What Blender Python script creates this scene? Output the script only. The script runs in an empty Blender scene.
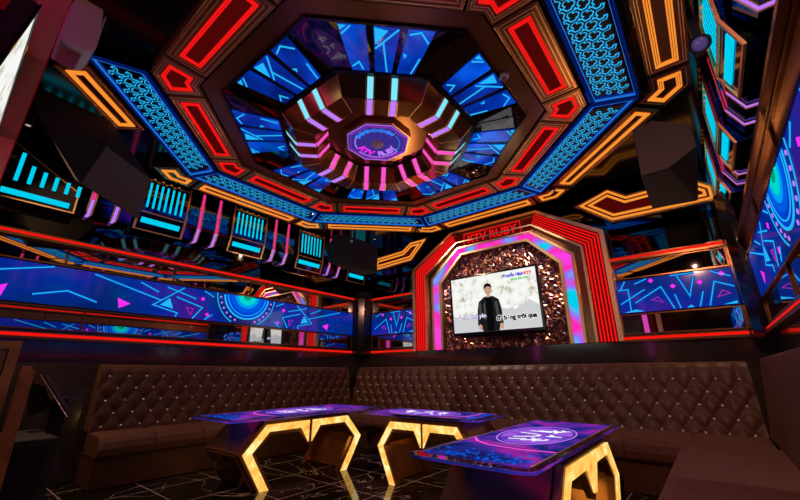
import bpy, bmesh, math, random
from mathutils import Vector, Matrix
random.seed(7)
PI=math.pi
scene=bpy.context.scene
col=scene.collection
V=Vector

# ------------------------------------------------------------------ materials
def mat(name):
    m=bpy.data.materials.new(name); m.use_nodes=True
    nt=m.node_tree; nt.nodes.clear()
    out=nt.nodes.new('ShaderNodeOutputMaterial')
    return m,nt,out
def pbr(name,c,rough=.4,metal=0,spec=.5,emit=None,es=0,bump=None,coat=0,noise=None):
    m,nt,out=mat(name)
    b=nt.nodes.new('ShaderNodeBsdfPrincipled'); nt.links.new(b.outputs[0],out.inputs[0])
    b.inputs['Base Color'].default_value=(*c,1); b.inputs['Roughness'].default_value=rough
    b.inputs['Metallic'].default_value=metal; b.inputs['Specular IOR Level'].default_value=spec
    b.inputs['Coat Weight'].default_value=coat; b.inputs['Coat Roughness'].default_value=.05
    if emit: b.inputs['Emission Color'].default_value=(*emit,1); b.inputs['Emission Strength'].default_value=es
    if bump or noise:
        tc=nt.nodes.new('ShaderNodeTexCoord')
    if bump:
        n=nt.nodes.new('ShaderNodeTexNoise'); n.inputs['Scale'].default_value=bump[0]; n.inputs['Detail'].default_value=4
        bp=nt.nodes.new('ShaderNodeBump'); bp.inputs['Strength'].default_value=bump[1]; bp.inputs['Distance'].default_value=.01
        nt.links.new(tc.outputs['Object'],n.inputs[0]); nt.links.new(n.outputs[0],bp.inputs['Height']); nt.links.new(bp.outputs[0],b.inputs['Normal'])
    if noise:
        n=nt.nodes.new('ShaderNodeTexNoise'); n.inputs['Scale'].default_value=noise[0]; n.inputs['Detail'].default_value=5
        r=nt.nodes.new('ShaderNodeValToRGB')
        r.color_ramp.elements[0].position=.35; r.color_ramp.elements[1].position=.65
        r.color_ramp.elements[0].color=(*c,1); r.color_ramp.elements[1].color=(*noise[1],1)
        nt.links.new(tc.outputs['Object'],n.inputs[0]); nt.links.new(n.outputs[0],r.inputs[0]); nt.links.new(r.outputs[0],b.inputs['Base Color'])
    return m
def glow(name,c,s=1.0):
    m,nt,out=mat(name)
    e=nt.nodes.new('ShaderNodeEmission'); e.inputs[0].default_value=(*c,1); e.inputs[1].default_value=s
    nt.links.new(e.outputs[0],out.inputs[0]); return m
def glow_ramp(name,stops,s=1.0,scale=1.0,detail=2,kind='noise',dist=0,gloss=False):
    m,nt,out=mat(name)
    tc=nt.nodes.new('ShaderNodeTexCoord')
    if kind=='noise':
        n=nt.nodes.new('ShaderNodeTexNoise'); n.inputs['Scale'].default_value=scale; n.inputs['Detail'].default_value=detail; n.inputs['Distortion'].default_value=dist
        nt.links.new(tc.outputs['Object'],n.inputs[0]); src=n.outputs[0]
    elif kind=='voronoi':
        n=nt.nodes.new('ShaderNodeTexVoronoi'); n.inputs['Scale'].default_value=scale
        nt.links.new(tc.outputs['Object'],n.inputs[0]); src=n.outputs['Distance']
    elif kind=='wave':
        n=nt.nodes.new('ShaderNodeTexWave'); n.wave_type='BANDS'; n.bands_direction='DIAGONAL'
        n.inputs['Scale'].default_value=scale; n.inputs['Distortion'].default_value=dist
        nt.links.new(tc.outputs['Object'],n.inputs[0]); src=n.outputs[0]
    r=nt.nodes.new('ShaderNodeValToRGB'); cr=r.color_ramp
    while len(cr.elements)<len(stops): cr.elements.new(.5)
    for e,(p,c) in zip(cr.elements,stops): e.position=p; e.color=(*c,1)
    nt.links.new(src,r.inputs[0])
    e=nt.nodes.new('ShaderNodeEmission'); e.inputs[1].default_value=s; nt.links.new(r.outputs[0],e.inputs[0])
    if gloss:
        g=nt.nodes.new('ShaderNodeBsdfGlossy'); g.inputs['Roughness'].default_value=.08; g.inputs[0].default_value=(.06,.06,.06,1)
        a=nt.nodes.new('ShaderNodeAddShader'); nt.links.new(e.outputs[0],a.inputs[0]); nt.links.new(g.outputs[0],a.inputs[1]); nt.links.new(a.outputs[0],out.inputs[0])
    else: nt.links.new(e.outputs[0],out.inputs[0])
    return m

M={}
M['ceil']=pbr('black gloss ceiling',(.006,.006,.007),.12,0,.5,bump=(3,.04))
M['black']=pbr('black gloss',(.008,.008,.009),.12,0,.6)
M['bmirror']=pbr('black mirror',(.10,.09,.095),.03,1)
M['blumirror']=pbr('blue mirror',(.06,.11,.30),.06,1)
M['brmirror']=pbr('brown mirror',(.46,.21,.075),.26,.7)
M['dkbrmirror']=pbr('dark brown mirror',(.26,.115,.045),.22,.75)
M['domemirror']=pbr('dome brown mirror',(.55,.26,.10),.13,.9)
M['mirror']=pbr('mirror',(.62,.60,.60),.01,1)
M['gold']=pbr('gold metal',(1.0,.66,.32),.30,.8)
M['marble']=pbr('black marble cladding',(.030,.025,.022),.12,0,.9,noise=(2.5,(.045,.037,.031)),coat=.6)
M['matte']=pbr('matte black',(.010,.009,.009),.6,0,.3)
M['speaker']=pbr('speaker black',(.012,.010,.009),.75,0,.3,bump=(260,.5))
M['spkgrey']=pbr('speaker grille',(.030,.026,.024),.8,0,.25,bump=(260,.5))
M['leather']=pbr('brown leather',(.066,.023,.007),.38,0,.35,bump=(90,.35),noise=(3,(.080,.033,.013)))
M['grillegrey']=pbr('speaker grille grey',(.10,.085,.075),.8,0,.3,bump=(260,.5))
M['leathertop']=pbr('brown leather seat',(.085,.033,.014),.5,0,.4,bump=(160,.9),noise=(40,(.15,.060,.028)))
M['button']=pbr('button crystal',(.80,.76,.80),.15,.35)
M['wood']=pbr('brown wood',(.62,.25,.075),.35,0,.5,noise=(6,(.34,.13,.04)),bump=(30,.2))
M['white']=pbr('white plastic',(.62,.58,.60),.3,0,.5)
M['silver']=pbr('silver metal',(.7,.7,.7),.2,1)
M['glass']=pbr('table glass',(.80,.84,1),.0,0,.8)
M['glass'].node_tree.nodes['Principled BSDF'].inputs['Transmission Weight'].default_value=1
M['red']=glow('red neon',(1,.008,.008),.9)
M['redhot']=glow('red neon tube',(1,.010,.006),.85)
M['redd']=glow('dim red led',(.14,.003,.003),.5)
M['orange']=glow('orange led',(1,.30,.035),.95)
M['cyan']=glow('cyan led',(0.0,.62,.86),1.0)
M['cyan2']=glow('bright cyan led',(.02,.50,1.0),.95)
M['blueline']=glow('blue line led',(.02,.22,.9),.7)
M['skycyan']=glow('pale cyan led',(.22,.80,1.0),1.0)
M['pink']=glow('pink led',(1,.09,.62),1.0)
M['hotpink']=glow('hot pink led',(1,.03,.30),.9)
M['violet']=glow('violet led',(.52,.20,1.0),1.0)
M['magenta']=glow('magenta led',(.95,.03,.95),.95)
M['magdim']=glow('magenta outline',(.55,.02,.55),.8)
M['halo']=glow('blue line halo',(.0,.05,.42),1)
M['cyglow']=glow('soft cyan display',(0,.34,.85),1)
M['blglow']=glow('soft blue display',(0,.10,.75),1)
M['green']=glow('green led',(.0,.42,.22),.8)
M['teal']=glow('teal led',(.0,.75,.68),.9)
M['white_l']=glow('white led',(.95,.97,1),1.0)
M['deepblue']=glow('blue edge led',(.001,.010,.11),.9)
M['amber']=glow_ramp('amber alabaster light',[(.30,(.75,.30,.035)),(.5,(.95,.52,.11)),(.68,(1,.80,.36))],1.25,9,5,dist=.6)
M['ledpanel']=glow_ramp('led wall display blue',[(.28,(.0,.006,.06)),(.42,(.0,.02,.19)),(.55,(.0,.018,.30)),(.70,(.05,.006,.22))],1.0,1.1,2,gloss=True)
M['ledcircle']=glow_ramp('led display deep blue',[(.3,(.0,.03,.45)),(.7,(.0,.09,.85))],1.0,2,2)
M['vidpanel']=glow_ramp('ceiling video blue',[(.30,(.0,.008,.12)),(.5,(.0,.028,.36)),(.7,(.0,.09,.75))],1.0,2.2,2,gloss=True)
M['rgb']=glow_ramp('pink cyan led strip',[(.34,(.0,.62,.85)),(.44,(.30,.16,.95)),(.53,(1,.02,.42)),(.66,(.95,.05,.75))],1.0,2.3,1)
M['tvback']=glow_ramp('tv white blossom picture',[(.30,(.42,.38,.28)),(.40,(.72,.70,.60)),(.46,(.92,.92,.87)),(.6,(1,1,.97))],.95,9,7,dist=.4)
M['tvgrey']=glow('tv grey wall',(.62,.63,.64),1)
M['tvdark']=glow('tv jacket',(.010,.011,.012),1)
M['tvshirt']=glow('tv shirt',(.003,.003,.003),1)
M['tvsheen']=glow('tv jacket sheen',(.06,.065,.065),1)
M['tvskin']=glow('tv skin',(.62,.36,.25),1)
M['tvhair']=glow('tv hair',(.008,.006,.006),1)
M['tvpurple']=glow('tv purple outline',(.25,.16,.45),1)
M['tvblue']=glow('tv blue text',(.05,.03,.75),1)
M['tvred']=glow('tv red text',(.9,.02,.03),1)
M['tvgreen']=glow('tv green text',(.05,.6,.15),1)
M['tableimg']=glow_ramp('table galaxy display',[(.30,(.004,.006,.05)),(.44,(.012,.02,.22)),(.54,(.10,.02,.35)),(.64,(.32,.015,.30)),(.78,(.02,.12,.45))],1.0,2.6,4,dist=1.2,gloss=True)
M['dimblue']=glow('dim violet disc',(.04,.025,.26),1)

def mosaic():
    m,nt,out=mat('copper mosaic')
    b=nt.nodes.new('ShaderNodeBsdfPrincipled'); nt.links.new(b.outputs[0],out.inputs[0])
    g=nt.nodes.new('ShaderNodeNewGeometry')
    r=nt.nodes.new('ShaderNodeValToRGB'); cr=r.color_ramp; cr.interpolation='CONSTANT'
    stops=[(0,(.55,.22,.12)),(.3,(.20,.08,.06)),(.5,(.75,.42,.28)),(.68,(.40,.12,.18)),(.82,(.25,.22,.38)),(.92,(.85,.6,.45))]
    while len(cr.elements)<len(stops): cr.elements.new(.5)
    for e,(p,c) in zip(cr.elements,stops): e.position=p; e.color=(*c,1)
    nt.links.new(g.outputs['Random Per Island'],r.inputs[0]); nt.links.new(r.outputs[0],b.inputs['Base Color'])
    b.inputs['Metallic'].default_value=.8; b.inputs['Roughness'].default_value=.34
    return m
M['mosaic']=mosaic()
def floor_mat():
    m,nt,out=mat('black marble floor')
    b=nt.nodes.new('ShaderNodeBsdfPrincipled'); nt.links.new(b.outputs[0],out.inputs[0])
    tc=nt.nodes.new('ShaderNodeTexCoord')
    mp=nt.nodes.new('ShaderNodeMapping'); mp.inputs['Location'].default_value=(.21,.13,0); nt.links.new(tc.outputs['Object'],mp.inputs[0])
    br=nt.nodes.new('ShaderNodeTexBrick'); br.offset=0; br.squash=1
    br.inputs['Scale'].default_value=1; br.inputs['Brick Width'].default_value=.6; br.inputs['Row Height'].default_value=.6
    br.inputs['Mortar Size'].default_value=.004; br.inputs['Mortar Smooth'].default_value=0
    br.inputs['Color1'].default_value=(0,0,0,1); br.inputs['Color2'].default_value=(0,0,0,1); br.inputs['Mortar'].default_value=(1,1,1,1)
    nt.links.new(mp.outputs[0],br.inputs[0])
    n=nt.nodes.new('ShaderNodeTexNoise'); n.inputs['Scale'].default_value=.8; n.inputs['Detail'].default_value=6; n.inputs['Distortion'].default_value=1.5
    nt.links.new(tc.outputs['Object'],n.inputs[0])
    r=nt.nodes.new('ShaderNodeValToRGB'); cr=r.color_ramp
    cr.elements[0].position=.496; cr.elements[0].color=(0,0,0,1); cr.elements[1].position=.5; cr.elements[1].color=(1,1,1,1)
    e=cr.elements.new(.504); e.color=(0,0,0,1)
    nt.links.new(n.outputs[0],r.inputs[0])
    mx=nt.nodes.new('ShaderNodeMath'); mx.operation='MAXIMUM'; nt.links.new(br.outputs['Color'],mx.inputs[0]); nt.links.new(r.outputs[0],mx.inputs[1])
    mc=nt.nodes.new('ShaderNodeMix'); mc.data_type='RGBA'
    mc.inputs[6].default_value=(.006,.006,.006,1); mc.inputs[7].default_value=(.55,.48,.42,1)
    nt.links.new(mx.outputs[0],mc.inputs[0]); nt.links.new(mc.outputs[2],b.inputs['Base Color'])
    b.inputs['Roughness'].default_value=.06
    return m
M['floor']=floor_mat()

# ------------------------------------------------------------------ geometry helpers
class Fr:
    """a local frame: origin, u, v, n"""
    def __init__(s,o,u,v,n): s.o,s.u,s.v,s.n=V(o),V(u),V(v),V(n)
    def p(s,a,b,c=0): return s.o+s.u*a+s.v*b+s.n*c
ID=Fr((0,0,0),(1,0,0),(0,1,0),(0,0,1))
class MB:
    def __init__(s): s.v=[]; s.f=[]
    def face(s,*ps):
        i=len(s.v); s.v+= [V(p) for p in ps]; s.f.append(tuple(range(i,i+len(ps)))); return s
    def box(s,x0,x1,y0,y1,z0,z1,fr=ID):
        i=len(s.v)
        s.v+=[fr.p(x,y,z) for z in (z0,z1) for (x,y) in ((x0,y0),(x1,y0),(x1,y1),(x0,y1))]
        s.f+=[(i,i+3,i+2,i+1),(i+4,i+5,i+6,i+7),(i,i+1,i+5,i+4),(i+1,i+2,i+6,i+5),(i+2,i+3,i+7,i+6),(i+3,i,i+4,i+7)]; return s
    def prism(s,pts,c0,c1,fr=ID):
        n=len(pts); i=len(s.v)
        s.v+=[fr.p(a,b,c0) for a,b in pts]+[fr.p(a,b,c1) for a,b in pts]
        s.f.append(tuple(i+k for k in range(n))[::-1]); s.f.append(tuple(i+n+k for k in range(n)))
        s.f+=[(i+k,i+(k+1)%n,i+n+(k+1)%n,i+n+k) for k in range(n)]; return s
    def stroke(s,pts,w,c0,c1,fr=ID,closed=False):
        P=[V((a,b,0)) for a,b in pts]; n=len(P); L=[];R=[]
        for k in range(n):
            a=P[k-1] if (k>0 or closed) else None; b=P[(k+1)%n] if (k<n-1 or closed) else None
            d1=(P[k]-a).normalized() if a is not None else None; d2=(b-P[k]).normalized() if b is not None else None
            if d1 is None: d1=d2
            if d2 is None: d2=d1
            n1=V((-d1.y,d1.x,0)); n2=V((-d2.y,d2.x,0)); m=(n1+n2)
            if m.length<1e-3: m=n1
            m.normalize(); q=w/2/max(.35,m.dot(n1)); L.append(P[k]+m*q); R.append(P[k]-m*q)
        i=len(s.v)
        for k in range(n):
            for q in (L[k],R[k]): 
                s.v.append(fr.p(q.x,q.y,c0)); s.v.append(fr.p(q.x,q.y,c1))
        rng=range(n if closed else n-1)
        for k in rng:
            a=i+4*k; b=i+4*((k+1)%n)
            s.f+=[(a+1,a+3,b+3,b+1),(a,b,b+2,a+2),(a,a+1,b+1,b),(a+2,b+2,b+3,a+3)]
        if not closed:
            a=i; b=i+4*(n-1); s.f+=[(a,a+2,a+3,a+1),(b,b+1,b+3,b+2)]
        return s
    def tube(s,pts,r,seg=8):
        P=[V(p) for p in pts]; i0=len(s.v); n=len(P)
        for k in range(n):
            d=((P[k+1] if k<n-1 else P[k])-(P[k-1] if k>0 else P[k])).normalized()
            a=d.orthogonal().normalized() if k==0 else (pa-d*pa.dot(d)).normalized()
            pa=a; b=d.cross(a)
            for j in range(seg):
                t=2*PI*j/seg; s.v.append(P[k]+(a*math.cos(t)+b*math.sin(t))*r)
        for k in range(n-1):
            for j in range(seg):
                a=i0+k*seg; s.f.append((a+j,a+(j+1)%seg,a+seg+(j+1)%seg,a+seg+j))
        s.f.append(tuple(i0+j for j in range(seg))[::-1]); s.f.append(tuple(i0+(n-1)*seg+j for j in range(seg))); return s
    def lathe(s,prof,fr=ID,seg=24):
        i0=len(s.v); n=len(prof)
        for r,h in prof:
            for j in range(seg):
                t=2*PI*j/seg; s.v.append(fr.p(r*math.cos(t),r*math.sin(t),h))
        for k in range(n-1):
            for j in range(seg):
                a=i0+k*seg; s.f.append((a+j,a+(j+1)%seg,a+seg+(j+1)%seg,a+seg+j))
        s.f.append(tuple(i0+j for j in range(seg))[::-1]); s.f.append(tuple(i0+(n-1)*seg+j for j in range(seg))); return s
    def build(s,name,m,parent=None,smooth=False,bevel=0,base=None,fix=True):
        off=V(base) if base is not None else (parent_base(parent) if parent else V((0,0,0)))
        me=bpy.data.meshes.new(name)
        me.from_pydata([tuple(p-off) for p in s.v],[],s.f)
        if fix:
            bm=bmesh.new(); bm.from_mesh(me); bmesh.ops.recalc_face_normals(bm,faces=bm.faces); bm.to_mesh(me); bm.free()
        me.materials.append(M[m] if isinstance(m,str) else m)
        if smooth:
            for p in me.polygons: p.use_smooth=True
        o=bpy.data.objects.new(name,me); col.objects.link(o)
        if parent: o.parent=parent
        elif base is not None: o.location=off
        if bevel:
            b=o.modifiers.new('bevel','BEVEL'); b.width=bevel; b.segments=2; b.limit_method='ANGLE'
        return o
BASE={}
def parent_base(p): return BASE.get(p.name,V((0,0,0)))
def thing(name,label,cat,loc=(0,0,0),group=None):
    o=bpy.data.objects.new(name,None); col.objects.link(o); o.location=loc; o.empty_display_size=.1
    BASE[o.name]=V(loc); o['label']=label; o['category']=cat
    if group: o['group']=group
    return o
def sub(o,parent):      # let children of a mesh part use the same base
    BASE[o.name]=parent_base(parent); return o
def tag(o,label,cat,group=None):
    o['label']=label; o['category']=cat
    if group: o['group']=group
    return o
def struct(o): o['kind']='structure'; return o
def copy_thing(root,rotz=None,label=None,loc=None):
    r=root.copy(); col.objects.link(r)
    if rotz is not None: r.rotation_euler=(0,0,rotz)
    if loc is not None: r.location=loc
    if label: r['label']=label
    for ch in list(root.children):
        c=ch.copy(); col.objects.link(c); c.parent=r
        for g in list(ch.children):
            d=g.copy(); col.objects.link(d); d.parent=c
    return r
def rrect(x0,x1,y0,y1,r,seg=6):
    pts=[]
    for cx,cy,a0 in ((x1-r,y1-r,0),(x0+r,y1-r,90),(x0+r,y0+r,180),(x1-r,y0+r,270)):
        for k in range(seg+1):
            a=math.radians(a0+90*k/seg); pts.append((cx+r*math.cos(a),cy+r*math.sin(a)))
    return pts
def rect(x0,x1,y0,y1): return [(x0,y0),(x1,y0),(x1,y1),(x0,y1)]
def circ(cx,cy,r,n=40,rx=None,a0=0,a1=360):
    return [(cx+(rx or r)*math.cos(math.radians(a0+(a1-a0)*k/n)),cy+r*math.sin(math.radians(a0+(a1-a0)*k/n))) for k in range(n)]
def text_mesh(name,body,fr,size,m,parent,depth=.004,bold=0,align='CENTER',lift=0):
    cu=bpy.data.curves.new('lettering','FONT'); cu.body=body; cu.size=size; cu.extrude=depth/2; cu.align_x=align; cu.align_y='CENTER'; cu.offset=bold
    cu.resolution_u=3
    t=bpy.data.objects.new('lettering',cu); col.objects.link(t)
    dg=bpy.context.evaluated_depsgraph_get(); dg.update()
    me=bpy.data.meshes.new_from_object(t.evaluated_get(dg)); bpy.data.objects.remove(t)
    off=parent_base(parent)
    for v in me.vertices:
        c=v.co; v.co=fr.p(c.x,c.y,c.z+lift)-off
    me.materials.clear(); me.materials.append(M[m])
    o=bpy.data.objects.new(name,me); col.objects.link(o); o.parent=parent; return o

# ------------------------------------------------------------------ dimensions
XL,XR,YF,YN=-5.4,.52,5.5,-.36          # faces of the wall cladding
WL,WR,WF=-5.56,.68,5.66                # walls proper, behind the light boxes
CX,CY=-2.38,2.57                       # centre of the ceiling octagon
ZC=3.60
# ------------------------------------------------------------------ shell
struct(MB().box(WL-.1,WR+.1,YN-.1,WF+.1,-.1,0).build('floor','floor'))
struct(MB().box(WL-.1,WR+.1,YN-.1,WF+.1,ZC,ZC+.1).build('ceiling','ceil'))
struct(MB().box(WL-.1,WL,YN,WF,0,ZC).build('wall_left','bmirror'))
struct(MB().box(WR,WR+.1,YN,WF,0,ZC).build('wall_right','bmirror'))
struct(MB().box(WL,WR,WF,WF+.1,0,ZC).build('wall_far','bmirror'))
struct(MB().box(WL,WR,YN-.1,YN,0,ZC).build('wall_near','black'))
# low black cladding behind the sofas and the display band
struct(MB().box(WL,XL,YN,WF,0,1.42).build('trim_1','marble'))
struct(MB().box(XR,WR,YN,WF,0,1.42).build('trim_2','marble'))
struct(MB().box(XL,XR,YF,WF,0,1.42).build('trim_3','marble'))
struct(MB().box(WL,XL-.02,YN,WF,1.42,2.5).build('trim_4','black'))
struct(MB().box(XR+.02,WR,YN,WF,1.42,2.5).build('trim_5','black'))
struct(MB().box(XL-.02,XR+.02,YF+.02,WF,1.42,2.5).build('trim_6','black'))
# corner posts
struct(MB().prism([(XL,5.22),(XL+.14,5.22),(XL+.22,5.30),(XL+.22,YF),(XL,YF)],1.38,2.62).build('trim_7','black'))
struct(MB().prism([(XR,5.1),(XR-.06,5.1),(XR-.13,5.22),(XR-.13,YF),(XR,YF)],1.38,2.95).build('trim_8','black'))

# wall frames: u along the wall, v up, n into the room
FL=Fr((XL,0,0),(0,1,0),(0,0,1),(1,0,0))
FRt=Fr((XR,0,0),(0,1,0),(0,0,1),(-1,0,0))
FF=Fr((0,YF,0),(1,0,0),(0,0,1),(0,-1,0))
FN=Fr((0,YN,0),(1,0,0),(0,0,1),(0,1,0))

# ------------------------------------------------------------------ neon tubes, mirrors, display bands
def neon(fr,a,b,z,label,m='redhot'):
    t=thing('neon_strip',label,'neon light',fr.p((a+b)/2,z,0),'red neon strips along the walls')
    MB().box(a,b,z-.017,z+.017,-.02,.035,fr).build('tube',m,t,bevel=.01)
    MB().box(a,b,z-.045,z-.017,-.02,.05,fr).box(a,b,z+.017,z+.032,-.02,.03,fr).build('channel','dkbrmirror',t)
neon(FL,YN,5.2,2.47,'upper red neon strip on the left wall above the blue display band')
neon(FL,YN,5.2,1.44,'lower red neon strip on the left wall just above black cladding')
neon(FRt,.3,5.1,2.42,'upper red neon strip running overhead on the right wall')
neon(FRt,.3,5.1,1.45,'lower red neon strip on the right wall under the display')
neon(FF,-5.15,-4.05,2.47,'short upper red neon strip on the television wall, left of arch')
neon(FF,-5.15,-4.05,1.44,'short lower red neon strip on the television wall, left of arch')
neon(FF,-.8,.38,2.47,'upper red neon strip on the television wall, right of arch')
neon(FF,-.8,.38,1.45,'lower red neon strip on the television wall, right of arch')

def mirrors(fr,a,b,z0,z1,where,n,m='mirror'):
    t=thing('wall_mirror','%s mirror strip with thin frame %s'%where,'mirror',fr.p((a+b)/2,z0,0),'mirror strips on the walls')
    w=(b-a)/n
    for k in range(n):
        MB().box(a+k*w+.012,a+(k+1)*w-.012,z0+.012,z1-.012,-.019,-.008+.0,fr).build('mirror_pane',m,t)
    f=MB()
    for k in range(n+1): f.box(a+k*w-.008,a+k*w+.008,z0,z1,-.019,.006,fr)
    f.box(a,b,z0-.006,z0+.010,-.019,.01,fr).box(a,b,z1-.010,z1+.006,-.019,.01,fr)
    f.build('frame','dkbrmirror',t)
mirrors(FL,YN,5.2,2.2,2.42,('upper','on the left wall above the display'),5)
mirrors(FL,YN,5.2,1.5,1.74,('lower','on the left wall under the display'),4)
mirrors(FRt,.3,5.08,2.2,2.36,('upper','on the right wall above the display'),4,m='brmirror')
mirrors(FRt,.3,5.08,1.5,1.74,('lower','on the right wall under the display'),3)
mirrors(FF,-5.15,-4.06,2.2,2.42,('upper','on the television wall left of the arch'),1)
mirrors(FF,-5.15,-4.06,1.5,1.74,('lower','on the television wall left of the arch'),1)
mirrors(FF,-.78,.38,2.2,2.42,('upper','on the television wall right of the arch'),1)
mirrors(FF,-.78,.38,1.5,1.74,('lower','on the television wall right of the arch'),1)

LINES=[[(0.27,2.06),(0.67,2.17)],[(0.56,1.85),(0.83,1.93),(1.11,1.84)],[(1.03,2.16),(1.76,1.96)],
 [(2.02,2.165),(1.68,1.89),(1.98,1.82),(1.96,1.77)],[(1.81,2.14),(2.19,2.04)],[(1.94,2.03),(2.29,1.93),(2.18,1.77)],
 [(2.29,2.165),(2.43,2.1)],[(2.44,1.85),(2.34,1.77)],[(1.5,2.15),(1.72,2.06)]]
TRI_M=[[(0.28,1.89),(0.36,1.93),(0.34,1.8)],[(1.3,1.92),(1.44,1.87),(1.33,1.8)]]
TRI_C=[[(1.76,1.90),(1.86,2.0),(1.92,1.87)]]
TRI_O=[[(2.08,1.91),(2.17,1.9),(2.15,1.81)]]
DOTS=[(2.28,2.05),(2.37,1.84)]
CYC=2.94
def side_display(fr,a,b,label,cut=None):
    t=thing('led_display',label,'display',fr.p((a+b)/2,1.96,0),'blue led display bands on the walls')
    s=MB().box(a,b,1.765,2.18,-.018,.004,fr).build('screen','ledpanel',t)
    cy=MB();mg=MB();mo=MB();ha=MB()
    def both(f):
        f(lambda p:p); f(lambda p:(2*CYC-p[0],p[1]))
    def ok(l): return all(a<p[0]<b for p in l)
    def add(g):
        for l in LINES:
            q=[g(p) for p in l]
            if ok(q): cy.stroke(q,.011,.005,.008,fr); ha.stroke(q,.034,.004,.0046,fr)
        for l in TRI_M:
            q=[g(p) for p in l]
            if ok(q): mg.prism(q,.004,.008,fr)
        for l in TRI_C:
            q=[g(p) for p in l]
            if ok(q): cy.prism(q,.004,.008,fr)
        for l in TRI_O:
            q=[g(p) for p in l]
            if ok(q): mo.stroke(q,.008,.004,.007,fr,closed=True)
        for d in DOTS:
            q=g(d); 
            mg.prism([(q[0]-.03,q[1]+.012),(q[0]+.01,q[1]+.028),(q[0]+.028,q[1]-.01),(q[0]-.006,q[1]-.026)],.004,.008,fr)
    both(add)
    ha.build('line_halo','halo',t); cy.build('cyan_lines','cyan2',t); mg.build('magenta_shapes','magenta',t); mo.build('outline_triangles','magdim',t)
    zc=2.2
    def arc(r,w,c0,c1,bb):
        pts=[]
        for k in range(61):
            an=math.radians(180+180*k/60); x=CYC+r*math.cos(an); y=zc+r*math.sin(an)
            if y<2.178 and y>1.767+w/2: pts.append((x,y))
            elif y<=1.767+w/2 and pts:
                if len(pts)>1: bb.stroke(pts,w,c0,c1,fr)
                pts=[]
        if len(pts)>1: bb.stroke(pts,w,c0,c1,fr)
    d=MB(); pts=[(CYC+.36*math.cos(math.radians(180+180*k/30)),min(2.178,zc+.36*math.sin(math.radians(180+180*k/30)))) for k in range(31)]
    d.prism(pts,.004,.006,fr).build('circle_disc','ledcircle',t)
    r=MB(); arc(.36,.022,.006,.009,r); arc(.31,.010,.006,.009,r); arc(.47,.012,.006,.009,r); r.build('circle_rings','cyan2',t)
    g=MB(); arc(.11,.08,.006,.009,g); g.build('circle_glow','teal',t)
    g=MB(); arc(.175,.05,.0055,.0085,g); g.build('circle_glow','cyglow',t)
    g=MB(); arc(.23,.06,.0052,.008,g); g.build('circle_glow','blglow',t)
    g=MB(); arc(.05,.05,.007,.010,g); g.build('circle_core','green',t)
    p=MB()
    for k in range(1,16):
        an=math.radians(180+k*11.25); x,y=CYC+.42*math.cos(an),zc+.42*math.sin(an)
        if 1.79<y<2.16: p.prism(circ(x,y,.016,8),.005,.009,fr)
    p.build('circle_dots','violet',t)
    return t
side_display(FL,YN,5.2,'long blue led display on the left wall with concentric cyan circle')
side_display(FRt,.3,5.08,'blue led display on the right wall with concentric circle, edge-on at right')
LF=[[(-0.76,2.06),(-0.65,2.06),(-0.66,1.77)],[(-0.67,2.17),(-0.74,2.06)],[(-0.43,2.17),(-0.57,2.12)],[(-0.6,1.88),(-0.3,2.05),(-0.21,1.77)],[(-0.76,1.88),(-0.47,2.04)],
 [(-0.12,2.16),(-0.04,1.9),(0.04,2.14)],[(-0.18,1.94),(-0.15,1.77)],[(0.09,1.94),(0.03,1.77)],[(0.12,1.77),(0.21,2.04),(0.37,1.96)],[(0.2,2.16),(0.36,2.08)],[(-0.19,2.17),(0.05,2.17)]]
def far_display(a,b,shift,label):
    fr=FF; t=thing('led_display',label,'display',fr.p((a+b)/2,1.96,0),'blue led display bands on the walls')
    MB().box(a,b,1.765,2.18,-.018,.004,fr).build('screen','ledpanel',t)
    c=MB(); ha=MB()
    for l in LF:
        q=[(p[0]+shift,p[1]) for p in l]
        if all(a<p[0]<b for p in q): c.stroke(q,.010,.005,.008,fr); ha.stroke(q,.032,.004,.0046,fr)
    for tr in ([(-0.74,1.77),(-0.6,1.80),(-0.52,1.77)],[(-0.09,1.77),(-0.05,1.8),(-0.02,1.77)],[(.24,1.77),(.36,1.80),(.36,1.77)]):
        q=[(p[0]+shift,p[1]) for p in tr]
        if all(a<p[0]<b for p in q): c.prism(q,.004,.008,fr)
    c.build('cyan_lines','cyan2',t); ha.build('line_halo','halo',t)
    m=MB()
    for x,z in [(-0.39,2.14),(-0.18,2.04),(0.08,2.05),(0.29,2.12)]:
        if a<x+shift<b: m.prism([(x+shift-.03,z),(x+shift,z+.03),(x+shift+.03,z),(x+shift,z-.03)],.004,.008,fr)
    m.build('magenta_shapes','magenta',t)
    o=MB()
    for tr in ([(-0.42,1.9),(-0.35,1.93),(-0.31,1.86)],[(0.21,1.86),(0.32,1.89),(0.26,1.93)]):
        o.stroke([(p[0]+shift,p[1]) for p in tr],.008,.004,.007,fr,closed=True)
    o.build('outline_triangles','magdim',t)
far_display(-.78,.38,0,'blue led display on the television wall right of the arch')
far_display(-5.15,-4.06,-4.47,'small blue led display on the television wall left of the arch')

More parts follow.
